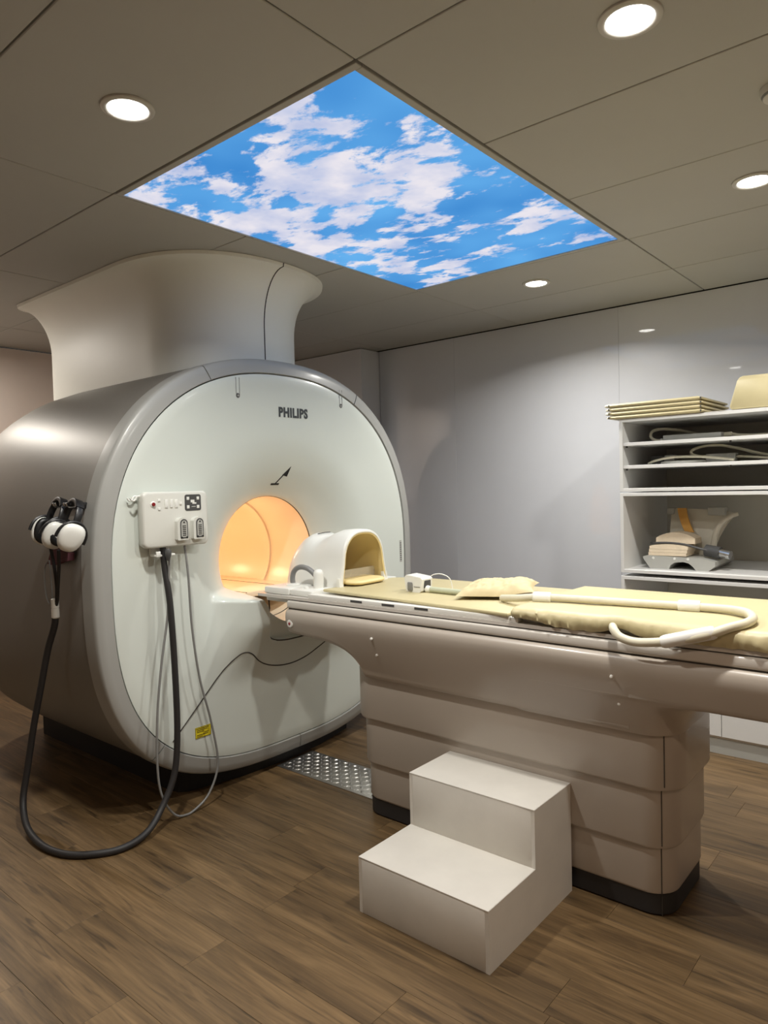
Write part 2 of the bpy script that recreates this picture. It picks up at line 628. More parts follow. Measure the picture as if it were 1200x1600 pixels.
def hoop(name, x0, x1, r0, r1, m, a0=0, a1=2 * PI, n=72):
    full = abs(a1 - a0 - 2 * PI) < 1e-6
    rg = []
    for k in range(n + (0 if full else 1)):
        th = a0 + (a1 - a0) * k / n
        rg.append([(x0, *yz(th, r0)), (x1, *yz(th, r0)), (x1, *yz(th, r1)), (x0, *yz(th, r1))])
    b = MB()
    if full:
        rg.append(rg[0])
    b.loft(rg, cap0=not full, cap1=not full)
    return b.out(name, m, mri)


hoop('bore_joint', -2.702, -2.696, .2985, .302, M['seam'])
hoop('bore_hoop', -3.075, -3.02, .289, .301, M['bore'])
hoop('hoop_joint', -3.082, -3.077, .2975, .302, M['seam'])
bl = MB()
zb = .835
hw = math.sqrt(.3 ** 2 - (CZ - zb) ** 2)
bl.box((-4.15, CY - hw + .004, zb - .025), (-2.71, CY + hw - .004, zb), .004)
bl.out('bore_bridge', M['bore'], mri)
for yy in (-.13, .13):
    bx('bridge_groove', (-4.15, CY + yy - .003, zb - .002), (-2.71, CY + yy + .003, zb + .0008), M['seam'], mri, bev=0)
lampb = MB()
rg = []
for xx in (-3.95, -2.95):
    rg.append([(xx, *yz(PI + a, r)) for a, r in ((-.40, .297), (-.33, .297), (-.33, .291), (-.40, .291))])
lampb.loft(rg).out('bore_lamp', M['borelamp'], mri, label='warm glowing lamp strip inside the bore')
for xx in (-2.98, -3.45, -3.85):
    L = bpy.data.lights.new('bore_light', 'POINT')
    L.energy = BORE_W
    L.color = (1, .64, .40)
    L.shadow_soft_size = .05
    lo = bpy.data.objects.new('bore_light', L)
    lo.parent = mri
    lo.location = Vector((xx, CY - .10, 1.17)) - ORG[mri.name]
    COL.objects.link(lo)

# outer ring in five segments
RP = [(.012, -2.60), (.012, -2.556), (.06, -2.548), (.5, -2.552), (.88, -2.558), (.97, -2.566), (1.0, -2.582), (1.0, -2.648), (.6, -2.648)]
cuts = [57, 117, 225, 273, 318, 417]
for i in range(5):
    a0, a1 = math.radians(cuts[i] + .16), math.radians(cuts[i + 1] - .16)
    n = int((a1 - a0) / math.radians(1.2))
    rg = []
    for k in range(n + 1):
        th = a0 + (a1 - a0) * k / n
        rg.append([(x_, *yz(th, RF(th) + .003 + q * (RR(th) - RF(th) - .003))) for q, x_ in RP])
    MB().loft(rg).out('ring_segment', M['ring'], mri, ang=50)
# dark backing behind the joints
rg = []
for k in range(181):
    th = 2 * PI * k / 180
    rg.append([(x_, *yz(th, RF(th) + q * (RR(th) - RF(th)))) for q, x_ in ((-.3, -2.60), (.9, -2.60), (.9, -2.64), (-.3, -2.64))])
MB().loft(rg, cap0=False, cap1=False).out('joint_backing', M['seam'], mri)
# barrel body
rg = []
for x_, s_ in ((-2.645, .965), (-2.650, .996), (-2.9, .996), (-3.3, .996), (-3.7, .994), (-3.9, .985), (-4.03, .965), (-4.12, .93), (-4.17, .88), (-4.18, .80), (-4.18, None)):
    ring = []
    for j in range(160):
        th = 2 * PI * j / 160
        ring.append((x_, *yz(th, RR(th) * s_ if s_ else .302)))
    rg.append(ring)
MB().loft(rg, cap0=False, cap1=False).out('body_shell', M['body'], mri, ang=30)
# black plinth
pl = [(-2.76, 1.745), (-2.71, 1.755), (-2.68, 1.79), (-2.62, 2.05), (-2.60, 2.30), (-2.62, 2.55), (-2.68, 2.81), (-2.71, 2.845), (-2.76, 2.855), (-4.0, 2.855), (-4.0, 1.745)]
MB().prism(pl, XYZ, 0.0, .15).out('plinth', M['base'], mri, smooth=False)


def face_line(name, pts, r=.0028, m=None, proud=.0005, sub=10):
    P = [(0, y_, z_) for y_, z_ in pts]
    P = spline(P, sub)
    P = [Vector((face_x(p.y, p.z) + proud, p.y, p.z)) for p in P]
    return MB().tube(P, r, n=6, smooth=False).out(name, m or M['seam'], mri)


# seam of the lower cover
face_line('cover_seam', [(1.633, .297), (1.75, .405), (1.86, .508), (1.945, .585), (1.985, .607), (2.03, .59), (2.10, .537), (2.17, .505), (2.25, .488), (2.33, .487),
                         (2.41, .503), (2.48, .535), (2.56, .585), (2.615, .607), (2.66, .585), (2.74, .508), (2.85, .405), (2.967, .297)], .003)
# docking panel (U seam under the bore opening)
face_line('docking_seam', [(2.073, .838), (2.078, .79), (2.09, .72), (2.115, .665), (2.16, .632), (2.23, .618), (2.30, .615), (2.37, .618), (2.44, .632), (2.485, .665), (2.51, .72), (2.522, .79), (2.527, .838)], .0035, sub=8)
# latch slots, badge, arrow, stickers
for yy in (2.030, 2.700):
    b = MB()
    for d in (-.0095, .0095):
        b.box((FX - .001, yy + d - .001, 1.760), (FX + .0012, yy + d + .001, 1.838), 0)
    b.lathe([(.0075, .0), (.0095, .0018), (.0115, 0)], (FX, yy, 1.757), 'x', 16)
    o = b.out('latch_slot', M['grey'], mri)
    MB().lathe([(.0005, .0025), (.0045, .002), (.005, 0)], (FX, yy, 1.757), 'x', 12).out('screw', M['midgrey'], o)
text_mesh('lettering', 'PHILIPS', M['ink'], mri, lambda u, v, d: (FX + .0012 + d, 2.268 + u, 1.678 + v), .062, .0026, .86)
ar = MB()
fx = lambda y_, z_: face_x(y_, z_) + .0012


def on_face(poly):
    return [(fx(y_, z_), y_, z_) for y_, z_ in poly] + [(fx(y_, z_) - .003, y_, z_) for y_, z_ in poly]


for poly in ([(2.283, 1.352), (2.334, 1.352), (2.334, 1.361), (2.283, 1.361)], [(2.308, 1.361), (2.316, 1.361), (2.352, 1.408), (2.344, 1.410)],
             [(2.334, 1.400), (2.366, 1.392), (2.374, 1.442)]):
    n = len(poly)
    ar.add(on_face(poly), [tuple(range(n)), tuple(range(n, 2 * n))] + [(i, (i + 1) % n, n + (i + 1) % n, n + i) for i in range(n)])
ar.out('direction_arrow', M['inkb'], mri, smooth=False)
st = bx('warning_sticker', (FX, 1.742, .276), (FX + .0015, 1.822, .323), M['yellow'], mri, bev=0, label='yellow warning sticker')
b = MB()
for k, (a, c) in enumerate(((0, .95), (.05, .80), (.05, .55), (.6, .9), (.05, .85), (.05, .45))):
    zz = .316 - .0068 * k
    b.box((FX + .0014, 1.746 + .07 * a, zz - .0013), (FX + .002, 1.746 + .07 * c, zz + .0013), 0)
for p, q in (((1.742, .3215), (1.822, .323)), ((1.742, .276), (1.822, .2775)), ((1.742, .276), (1.7435, .323)), ((1.8205, .276), (1.822, .323))):
    b.box((FX + .0014, p[0], p[1]), (FX + .002, q[0], q[1]), 0)
b.out('sticker_print', M['inkb'], st, smooth=False)
lb = bx('rating_label', (FX - .001, 3.158, .895), (FX + .0012, 3.176, 1.02), M['midgrey'], mri, bev=0)
b = MB()
for k in range(9):
    b.box((FX + .001, 3.162, .905 + .012 * k), (FX + .0018, 3.172, .911 + .012 * k), 0)
b.out('label_print', M['dgrey'], lb, smooth=False)

# ------------------------------------------------------------------ duct cover between scanner and ceiling
dc = thing('duct_cover', 'pale flared column cover rising from the scanner top to the ceiling', 'duct cover', (-3.1, CY, 1.9))


def duct_ring(z_, off, half):
    a_f = .40 + off
    xc, xr = -3.07, -4.12 - off * .45
    pts = []
    n_ = 2.25
    for k in range(25):
        th = PI / 2 * k / 24
        c, s_ = math.cos(th), math.sin(th)
        pts.append((xc + a_f * c ** (2 / n_), (a_f) * s_ ** (2 / n_)))
    pts.append((xc - .3, a_f))
    pts.append((xc - .6, a_f))
    for k in range(9):
        th = PI / 2 * k / 8
        r = .10
        pts.append((xr + r - r * math.sin(th), a_f - r + r * math.cos(th)))
    pts.append((xr, 0))
    return [(p[0], CY + half * max(p[1], .0012), z_) for p in pts]


prof = [(1.87, 0)] + [(z_, 0) for z_ in (1.95, 2.05, 2.12)]
for k in range(1, 13):
    a = PI / 2 * k / 12
    prof.append((2.12 + .263 * math.sin(a), .150 * (1 - math.cos(a))))
prof += [(2.3985, .153), (2.3985, .10)]
for half in (-1, 1):
    rg = [duct_ring(z_, o_, half) for z_, o_ in prof]
    MB().loft(rg, closed=False).out('cover_half', M['duct'], dc, ang=50)
sp = [(-3.07 + .40 + o_ + .0002, CY, z_) for z_, o_ in prof[:-1]]
MB().tube(sp, .0028, n=6, smooth=False).out('cover_joint', M['seam'], dc)

# ------------------------------------------------------------------ patient table
tb = thing('patient_table', 'long white patient table on a stepped pedestal, docked at the scanner bore', 'patient table', (-1.3, CY, 0))
TY = CY


def tier(name, x0, x1, hy, r, z0, z1, m, lip=.012):
    rg = []
    for z_, o_ in ((z0, -.010), (z0 + .004, -.003), (z0 + lip, 0), (z1, 0)):
        rg.append([(p[0], p[1], z_) for p in rrect(x0 - o_, x1 + o_, TY - hy - o_, TY + hy + o_, r, 8)])
    return MB().loft(rg).out(name, m, tb, ang=40)


tier('foot_plate', -1.93, -.705, .178, .075, 0.0, .068, M['rubber'], .006)
tier('pedestal_tier', -1.935, -.700, .185, .085, .066, .225, M['table'])
tier('pedestal_tier', -1.945, -.690, .199, .095, .213, .41, M['table'])
tier('pedestal_tier', -1.965, -.672, .215, .105, .398, .60, M['table'])
for x_, hy, z0, z1, d in ((-.735, .178, .002, .064, .0), (-.735, .185, .070, .214, 0), (-.712, .199, .226, .398, 0), (-.690, .215, .414, .59, 0)):
    for s_ in (-1, 1):
        # joint between side cover and end cover
        rr = .075 if z1 < .1 else .085 if z1 < .3 else .095 if z1 < .4 else .105
        xe = {.075: -.705, .085: -.700, .095: -.690, .105: -.672}[rr]
        th = math.radians(38)
        px_, py_ = xe - rr + rr * math.sin(th), hy - rr + rr * math.cos(th)
        bx('cover_joint', (px_ - .001, TY + s_ * py_ - .002, z0), (px_ + .001, TY + s_ * py_ + .002, z1), M['seam'], tb, bev=0)


# the long beam
def beam_bottom(x_):
    if x_ < -1.5:
        t_ = max(0, min(1, (x_ + 2.24) / .38))
        return .722 - .022 * t_ - .122 * (1 - math.sqrt(max(0, 1 - t_ ** 6.0))) if x_ < -1.86 else .575
    if x_ > -.80:
        return .575 + .113 * min(1, (x_ + .80) / .02)
    return .575


def beam_ring(x_, sc=1.0, zb_=None):
    zb_ = beam_bottom(x_) if zb_ is None else zb_
    half = []
    ztop = .826
    side = lambda z_: .315 - .085 * ((.785 - z_) / .21) ** 1.25 if z_ < .785 else .315
    half.append((.285, ztop))
    half.append((.298, ztop - .001))
    half.append((.308, ztop - .007))
    half.append((.3135, ztop - .018))
    half.append((.315, ztop - .035))
    zz0 = .785
    for k in range(1, 9):
        z_ = zz0 + (zb_ + .022 - zz0) * k / 8
        half.append((side(z_), z_))
    e = side(zb_ + .022)
    half += [(e - .004, zb_ + .010), (e - .011, zb_ + .003), (e - .022, zb_)]
    ring = [(x_, TY - u * sc, v) for u, v in half] + [(x_, TY + u * sc, v) for u, v in reversed(half)]
    return ring


xs = [-2.243, -2.238, -2.225, -2.20, -2.15, -2.10, -2.05, -2.0, -1.96, -1.93, -1.91, -1.895, -1.885, -1.876, -1.870, -1.865, -1.861, -1.858, -1.5, -1.1, -.80, -.78, -.6, -.4, -.2, 0, .12, .15, .165, .17]
scl = {-2.243: .955, -2.238: .975, -2.225: .992, .15: .985, .165: .96, .17: .93}
MB().loft([beam_ring(x_, scl.get(x_, 1)) for x_ in xs]).out('beam', M['table'], tb, ang=45)
side_ = lambda z_: .315 - .085 * ((.785 - z_) / .21) ** 1.25
rg = []
for z_, xe_, r_n in ((.573, -.672, .105), (.590, -.670, .107), (.610, -.666, .11), (.630, -.658, .115), (.648, -.645, .12), (.662, -.628, .125), (.674, -.602, .13), (.682, -.57, .135), (.687, -.53, .14), (.690, -.46, .15), (.70, -.44, .15)):
    rg.append([(p[0], p[1], z_) for p in rrect(-1.25, xe_, TY - side_(z_) - .0006, TY + side_(z_) + .0012, r_n, 10)])
MB().loft(rg).out('beam_neck', M['table'], tb, ang=50)
bx('beam_strip', (-2.235, TY - .302, .829), (.16, TY + .302, .862), M['rail'], tb, bev=.008, seg=3)
bx('strip_joint', (-2.225, TY - .297, .824), (.155, TY + .297, .831), M['seam'], tb, bev=0)
bx('rail_joint', (-2.235, TY - .290, .858), (.15, TY + .290, .868), M['seam'], tb, bev=0)
MB().prism([(-2.425, TY - .296), (-2.43, TY - .20), (-2.45, TY), (-2.43, TY + .20), (-2.425, TY + .296), (.17, TY + .296), (.17, TY - .296)], XYZ, .866, .878).out('table_board', M['rail'], tb, smooth=False)
bx('board_carrier', (-2.40, TY - .27, .845), (-2.20, TY + .27, .866), M['table_white'], tb, bev=.004)
for s_ in (-1, 1):
    a, b_ = sorted((TY + s_ * .291, TY + s_ * .255))
    o = bx('side_strip', (-2.115, a, .878), (-1.14, b_, .8955), M['table_white'], tb, bev=.002)
    for k, (p, q) in enumerate(((-1.875, -1.815), (-1.715, -1.655), (-1.56, -1.50))):
        yy = TY + s_ * .291
        bx('slot', (p, yy - .0012, .8835), (q, yy + .0012, .892), M['dgrey'], o, bev=0)
bx('deck', (-2.40, TY - .254, .878), (.16, TY + .254, .888), M['table_white'], tb, bev=.002)
# release buttons and screw dots on the beam side
for s_ in (-1, 1):
    o = MB().lathe([(.0005, .006), (.014, .006), (.0175, .003), (.018, -.012)], (-2.205, TY + s_ * .309, .768), 'y', 24)
    if s_ < 0:
        o.v = [Vector((v.x, 2 * (TY + s_ * .309) - v.y, v.z)) for v in o.v]
    o = o.out('release_button', M['table_white'], tb)
    bb = MB().lathe([(.0005, .0085), (.005, .0085), (.0065, .0055)], (-2.205, TY + s_ * .309, .768), 'y', 16)
    if s_ < 0:
        bb.v = [Vector((v.x, 2 * (TY + s_ * .309) - v.y, v.z)) for v in bb.v]
    bb.out('button_core', M['red'], o)
for x_, z_, u_ in ((-1.755, .757, .3115), (-1.752, .69, .285), (-.822, .757, .3115), (-.815, .668, .273)):
    MB().lathe([(.0005, -.003), (.004, -.002), (.006, .004)], (x_, TY - u_ - .0015, z_), 'y', 12).out('screw_cap', M['table_white'], tb)
MB().lathe([(.0005, -.045), (.03, -.043), (.05, -.03), (.058, 0)], (-2.06, TY - .08, .735)).out('buffer_stop', M['grey'], tb, label='grey rounded stop under the beam')

# thin pad on the head half of the table
def slab(poly, z0, z1, r=.006, jit=0.0):
    cx = sum(p[0] for p in poly) / len(poly)
    cy = sum(p[1] for p in poly) / len(poly)

    def ins(d):
        return [(x_ + (cx - x_) * d / max(.05, math.hypot(cx - x_, cy - y_)), y_ + (cy - y_) * d / max(.05, math.hypot(cx - x_, cy - y_))) for x_, y_ in poly]
    rg = []
    for k in range(5):
        a = PI / 2 * k / 4
        rg.append([(x_, y_, z0 + r * (1 - math.cos(a)) if False else z0 + r - r * math.cos(a)) for x_, y_ in ins(r * (1 - math.sin(a)))])
    for k in range(5):
        a = PI / 2 * k / 4
        rg.append([(x_, y_, z1 - r + r * math.sin(a)) for x_, y_ in ins(r * (1 - math.cos(a)))])
    return MB().loft(rg)


def dense(poly, n=14):
    out = []
    for i in range(len(poly)):
        a, b_ = poly[i], poly[(i + 1) % len(poly)]
        for k in range(n):
            out.append((a[0] + (b_[0] - a[0]) * k / n, a[1] + (b_[1] - a[1]) * k / n))
    return out


o = slab(dense([(-2.10, 2.085), (-1.17, 2.000), (-1.165, 2.585), (-1.98, 2.588), (-2.085, 2.52)]), .8960, .9085, .006)
tag(o.out('table_pad', M['cream'], None, ang=50), 'thin cream pad on the table between the head coil and the mattress', 'pad')

# thick mattress with a wrinkled near side
nx = 260
ma = MB()
rg = []
X0, X1 = -1.158, .12
for i in range(nx + 1):
    x_ = X0 + (X1 - X0) * i / nx
    e0 = min(1, (x_ - X0) / .012)
    wr = 0
    lift = .020 * math.exp(-((x_ + .80) / .045) ** 2)
    sec = []
    zt, zb_ = .930, .8965
    hang = .0185 * sstep(-1.135, -.95, x_)
    for u, v in ((2.555, zb_), (2.57, zb_ + .006), (2.573, .914), (2.568, .926), (2.55, zt), (2.45, zt + .001), (2.3, zt - .001), (2.15, zt), (2.03, zt), (2.006, zt - .003), (1.995, zt - .010),
                 (1.992, .912), (1.994, .903), (2.000, zb_ + .001), (2.02, zb_)):
        y_, z_ = u, v
        wr = .0055 * noise.noise((x_ * 55 + v * 160, 1.3, 0)) + .002 * noise.noise((x_ * 110 + v * 200, 4.3, 0))
        if u < 2.012:
            z_ -= hang * (1 - sstep(.897, .926, v))
            tt = (1 - sstep(.898, .93, v))
            y_ += wr * (.4 + tt) + .012 * tt * sstep(-1.1, -.75, x_) * 0
            z_ += lift * (1 - (v - zb_) / .034 * .75) + .002 * noise.noise((x_ * 30, v * 40, 2))
        elif u < 2.2 and v > .92:
            z_ += lift * .25 * (1 if u < 2.05 else .3) + .0012 * noise.noise((x_ * 12, u * 12, 0))
        c = Vector((x_, 2.285, .912))
        p = Vector((x_, y_, z_))
        if i in (0, nx):
            p = Vector((x_, 2.285 + (y_ - 2.285) * .985, .912 + (z_ - .912) * .55))
        sec.append(p)
    rg.append(sec)
ma.loft(rg)
tag(ma.out('mattress', M['cream'], None, ang=60), 'thick cream mattress with wrinkled side on the foot half of the table', 'mattress')

# ------------------------------------------------------------------ head coil
hc = thing('head_coil', 'white domed head coil with cream lining at the bore end of the table', 'head coil', (-2.25, 2.315, .888))


def arch(x_, hw_, top, z0=.889, n=28, ins=0.0, yc=2.315):
    pts = []
    hh = top - z0
    for k in range(n + 1):
        th = PI * k / n
        c, s_ = math.cos(th), math.sin(th)
        e = 2.7
        r = 1 / ((abs(c)) ** e + (abs(s_)) ** e) ** (1 / e)
        u, v = r * c, r * s_
        waist = 1 - .06 * math.exp(-((v - .45) / .22) ** 2)
        pts.append((x_, yc - (hw_ - ins) * u * waist, z0 + max(0, (hh - ins) * v)))
    return pts


st_ = [(-2.462, .060, .93), (-2.455, .105, .985), (-2.435, .128, 1.03), (-2.40, .142, 1.080), (-2.365, .148, 1.112), (-2.335, .15, 1.126), (-2.31, .151, 1.126), (-2.285, .151, 1.114), (-2.262, .151, 1.108),
       (-2.235, .152, 1.115), (-2.20, .153, 1.131), (-2.16, .154, 1.144), (-2.11, .155, 1.147), (-2.08, .155, 1.146), (-2.072, .153, 1.143), (-2.068, .149, 1.139)]
rg = [arch(*s_) for s_ in st_]
rg += [arch(-2.068, .149, 1.139, ins=.006), arch(-2.075, .149, 1.139, ins=.009)]
MB().loft(rg, closed=False).out('shell', M['white'], hc, ang=60)
rg = [arch(-2.0685, .149, 1.139, ins=.007), arch(-2.071, .149, 1.139, ins=.013)] + [arch(x_, h_, t_, ins=.014) for x_, h_, t_ in reversed(st_[2:14])]
rg.append([(-2.41, 2.315, .93)] * len(rg[0]))
MB().loft(rg, closed=False).out('lining', M['lining'], hc, ang=60, label='cream inner lining of the opening')
bx('window_plate', (-2.135, 2.18, .890), (-2.130, 2.45, .968), M['acryl'], hc, bev=0, label='low clear plate across the opening')
for yy in (2.163, 2.456):
    MB().prism([(-2.085, .8885), (-2.04, .8885), (-2.04, .897), (-2.066, .905), (-2.072, .945), (-2.085, .945)], XZY, yy - .012, yy + .012).out('foot', M['white'], hc, smooth=False)
MB().tube([(-2.33, 2.315 + d, 1.131 - .6 * d * d) for d in (-.06, -.03, 0, .03, .06)] if False else [(-2.30, 2.26, 1.124), (-2.30, 2.30, 1.127), (-2.30, 2.34, 1.127)], .002, n=6).out('shell_joint', M['seam'], hc)
base = MB()
base.box((-2.40, 2.02, .8785), (-2.245, 2.60, .908), .006)
base.box((-2.245, 2.03, .8785), (-2.115, 2.59, .9035), .004)
base.out('base_block', M['white'], hc)
MB().lathe([(.030, -.002), (.030, .004), (.025, .010), (.016, .012)], (-2.30, 2.10, .908)).out('hose_flange', M['white'], hc)
MB().tube([(-2.30, 2.10, .905), (-2.302, 2.10, .945), (-2.29, 2.102, .975), (-2.26, 2.106, .990), (-2.225, 2.112, .987), (-2.198, 2.118, .972), (-2.18, 2.122, .955)], .0115, n=12).out('hose', M['grey'], hc, label='bent grey hose')
MB().lathe([(.022, .0), (.022, .045), (.0225, .062), (.021, .072), (.016, .080), (.008, .084), (.0005, .085)], (-2.165, 2.124, .900)).out('knob_post', M['white'], hc)
MB().lathe([(.011, .0), (.011, .006), (.008, .009), (.0005, .009)], (-2.20, 2.085, .9035)).out('cap_screw', M['white'], hc)

# cushion inside the coil
cu = MB()
rg = []
for k in range(9):
    a = -PI / 2 + PI * k / 8
    s_ = .80 + .20 * math.cos(a)
    z_ = .9195 + .0105 * math.sin(a)
    rg.append([(-2.125 + (p[0]) * s_, 2.300 + p[1] * s_, z_ + .004 * (abs(p[1]) / .11) ** 2) for p in rrect(-.085, .115, -.112, .112, .05, 6)])
cu.loft(rg)
tag(cu.out('head_cushion', M['lining'], None, ang=60), 'small rounded tan cushion lying in the head coil opening', 'cushion')

# ------------------------------------------------------------------ small white coil box on the pad
sc_ = thing('coil_connector', 'small white box plug with grey grip standing on the thin pad', 'coil plug', (-1.70, 2.235, .9085))
MB().prism([(-1.752, .914), (-1.745, .9087), (-1.685, .9087), (-1.678, .915), (-1.672, .960), (-1.679, .968), (-1.750, .976), (-1.760, .966)], XZY, 2.205, 2.275).out('housing', M['white'], sc_, ang=30)
bx('grip', (-1.742, 2.199, .914), (-1.718, 2.206, .948), M['grey'], sc_, bev=.006)
bx('side_window', (-1.6785, 2.222, .925), (-1.6705, 2.262, .955), M['dgrey'], sc_, bev=.002)
bx('housing_joint', (-1.712, 2.2035, .930), (-1.682, 2.2055, .932), M['grey'], sc_, bev=0)
MB().lathe([(.0005, -.012), (.012, -.012), (.015, -.004), (.013, .012)], (-1.664, 2.236, .921), 'x').out('cable_boot', M['white'], sc_)
MB().tube([(-1.655, 2.236, .9205), (-1.58, 2.232, .9205), (-1.52, 2.228, .9205), (-1.45, 2.222, .9205)], .0115, n=12).out('cable', M['hose_g'], sc_)
MB().tube([(-1.685, 2.27, .960), (-1.668, 2.28, .974), (-1.64, 2.30, .974), (-1.615, 2.315, .955), (-1.605, 2.32, .911)], .0022, n=6).out('wire_loop', M['white'], sc_)

# crumpled cushion on the table
pi_ = MB()
N1 = 44
top, bot = [], []
for side, lst in ((1, top), (-1, bot)):
    for i in range(N1 + 1):
        rowp = []
        for j in range(N1 + 1):
            u, v = i / N1 * 2 - 1, j / N1 * 2 - 1
            pinch = 1 - .10 * (1 - u * u) * (v * v) - .0
            pinch2 = 1 - .10 * (1 - v * v) * (u * u)
            x_, y_ = u * .145 * pinch2, v * .125 * pinch
            edge = (max(0, 1 - abs(u) ** 2.4) * max(0, 1 - abs(v) ** 2.4)) ** .55
            h_ = .046 * edge * (1 if side > 0 else .12)
            if side > 0:
                w_ = noise.noise((u * 2.2 + v * 1.1, v * 1.6, 5.1)) * .008 + (1 - abs(noise.noise((u * 5.2 - v * 2.2, v * 3.4 + u * 2, 9.7)))) ** 3 * .012
                h_ += (w_ - .006) * edge
            rise = .020 * sstep(.0, 1, u)
            rowp.append((x_, y_, side * h_ + rise))
        lst.append(rowp)
mt = Matrix.Translation((-1.385, 2.300, .9225)) @ Matrix.Rotation(math.radians(24), 4, 'Z')
for lst in (top, bot):
    k = len(pi_.v)
    pi_.v += [mt @ Vector(p) for r in lst for p in r]
    for i in range(N1):
        for j in range(N1):
            a = k + i * (N1 + 1) + j
            pi_.f.append((a, a + 1, a + N1 + 2, a + N1 + 1))
zmin = .9095
pi_.v = [Vector((v.x, v.y, max(v.z, zmin))) for v in pi_.v]
o = pi_.out('pillow', M['linen'], None, ang=80)
tag(o, 'crumpled cream cloth pillow lying on the thin pad', 'pillow')

# long hose cable on the mattress
hz = thing('coil_cable', 'thick cream hose cable with white sleeves looping over the mattress and table edge', 'cable', (-.9, 2.15, .93))
HP = [(-1.30, 2.185, .922), (-1.215, 2.150, .934), (-1.137, 2.150, .9435), (-1.03, 2.172, .9435), (-.83, 2.198, .9435), (-.68, 2.222, .9435), (-.60, 2.226, .9435), (-.545, 2.215, .945), (-.498, 2.176, .946), (-.470, 2.105, .945), (-.472, 2.035, .943),
      (-.505, 1.992, .934), (-.55, 1.970, .915), (-.62, 1.968, .893), (-.69, 1.969, .878), (-.745, 1.968, .873), (-.785, 1.968, .882), (-.805, 1.975, .897), (-.815, 1.99, .904), (-.82, 2.005, .906)]
MB().tube(HP, .0125, n=14, sub=10).out('hose', M['hose_w'], hz, ang=80)


def sleeve(a, b_, r, m, name='sleeve'):
    a, b_ = Vector(a), Vector(b_)
    d = (b_ - a)
    P = [a + d * k for k in (0, .06, .12, .88, .94, 1)]
    return MB().tube(P, lambda q: r * (.86 if q < .05 or q > .95 else 1), n=18, smooth=False).out(name, m, hz)


sleeve((-1.155, 2.146, .9435), (-1.095, 2.159, .9435), .0185, M['white'])
sleeve((-.702, 2.2185, .9435), (-.640, 2.2275, .9445), .0185, M['white'])
sleeve((-.532, 1.979, .9225), (-.668, 1.968, .8815), .0185, M['table_white'])

# ------------------------------------------------------------------ step stool
ss = thing('step_stool', 'white laminate two-tread step stool in front of the table', 'step stool', (-1.245, 1.85, 0))
sx0, sx1 = -1.483, -1.010
sy = (1.593, 1.858, 2.100)
hs = (.1765, .3555)
th_ = .012
bx('riser', (sx0 + th_, sy[0], 0), (sx1 - th_, sy[0] + th_, hs[0] - .002), M['step'], ss, bev=.001)
bx('riser', (sx0 + th_, sy[1], hs[0] - .01), (sx1 - th_, sy[1] + th_, hs[1] - .002), M['step'], ss, bev=.001)
bx('tread', (sx0 + .001, sy[0] - .0008, hs[0] - .004), (sx1 - .001, sy[1], hs[0] + .0005), M['step'], ss, bev=.0012)
bx('tread', (sx0 + .001, sy[1] - .0008, hs[1] - .004), (sx1 - .001, sy[2], hs[1] + .0005), M['step'], ss, bev=.0012)
for a, b_ in ((sx0, sx0 + th_), (sx1 - th_, sx1)):
    MB().prism([(sy[0], 0), (sy[2], 0), (sy[2], hs[1] - .0005), (sy[1], hs[1] - .0005), (sy[1], hs[0] - .0005), (sy[0], hs[0] - .0005)], YZX, a, b_).out('side_panel', M['step'], ss, smooth=False)
bx('back_panel', (sx0 + th_, sy[2] - th_, 0), (sx1 - th_, sy[2], hs[1] - .004), M['step'], ss, bev=.001)

# ------------------------------------------------------------------ aluminium tread plate on the floor
tp = thing('tread_plate', 'aluminium diamond tread plate on the floor between scanner and table foot', 'floor plate', (-2.25, 2.34, 0))
bx('plate', (-2.585, 2.215, 0), (-1.96, 2.455, .003), M['tread'], tp, bev=.001)
b = MB()
k = 0
xx = -2.56
while xx < -1.975:
    yy = 2.241
    j = 0
    while yy < 2.44:
        a = math.radians(45 if (k + j) % 2 else -45)
        c, s_ = math.cos(a), math.sin(a)
        L_, W_ = .0165, .0070
        loc = [(L_, 0, 0), (0, W_, 0), (-L_, 0, 0), (0, -W_, 0), (L_ * .3, 0, .0034), (-L_ * .3, 0, .0034)]
        vs = [(xx + p * c - q * s_, yy + p * s_ + q * c, .003 + h_) for p, q, h_ in loc]
        b.add(vs, [(0, 1, 4), (1, 5, 4), (1, 2, 5), (2, 3, 5), (3, 4, 5), (3, 0, 4)])
        yy += .0315
        j += 1
    xx += .0315
    k += 1
o = b.out('raised_tread', M['tread'], tp, smooth=False)
o['kind'] = 'stuff'

# ------------------------------------------------------------------ connector box on the scanner face
cb_ = thing('connector_box', 'flat white connector box with buttons and two sockets, mounted on the scanner front', 'connector box', (-2.52, 1.655, 1.10))
rg = []
for x_, o_ in ((-2.5495, -.02), (-2.535, -.004), (-2.512, 0), (-2.496, 0), (-2.491, -.003), (-2.489, -.008)):
    rg.append([(x_, p[0], p[1]) for p in rrect(1.500 - o_ + .0, 1.803 + o_, 1.110 - o_, 1.333 + o_, .022, 6)])
MB().loft(rg).out('housing', M['boxwhite'], cb_, ang=40)
XF = -2.489


def disc(name, y_, z_, r, h_, m, par, x_=XF, **k):
    return MB().lathe([(.0005, h_), (r * .85, h_), (r, h_ * .6), (r, -.004)], (x_, y_, z_), 'x', 20).out(name, m, par, **k)


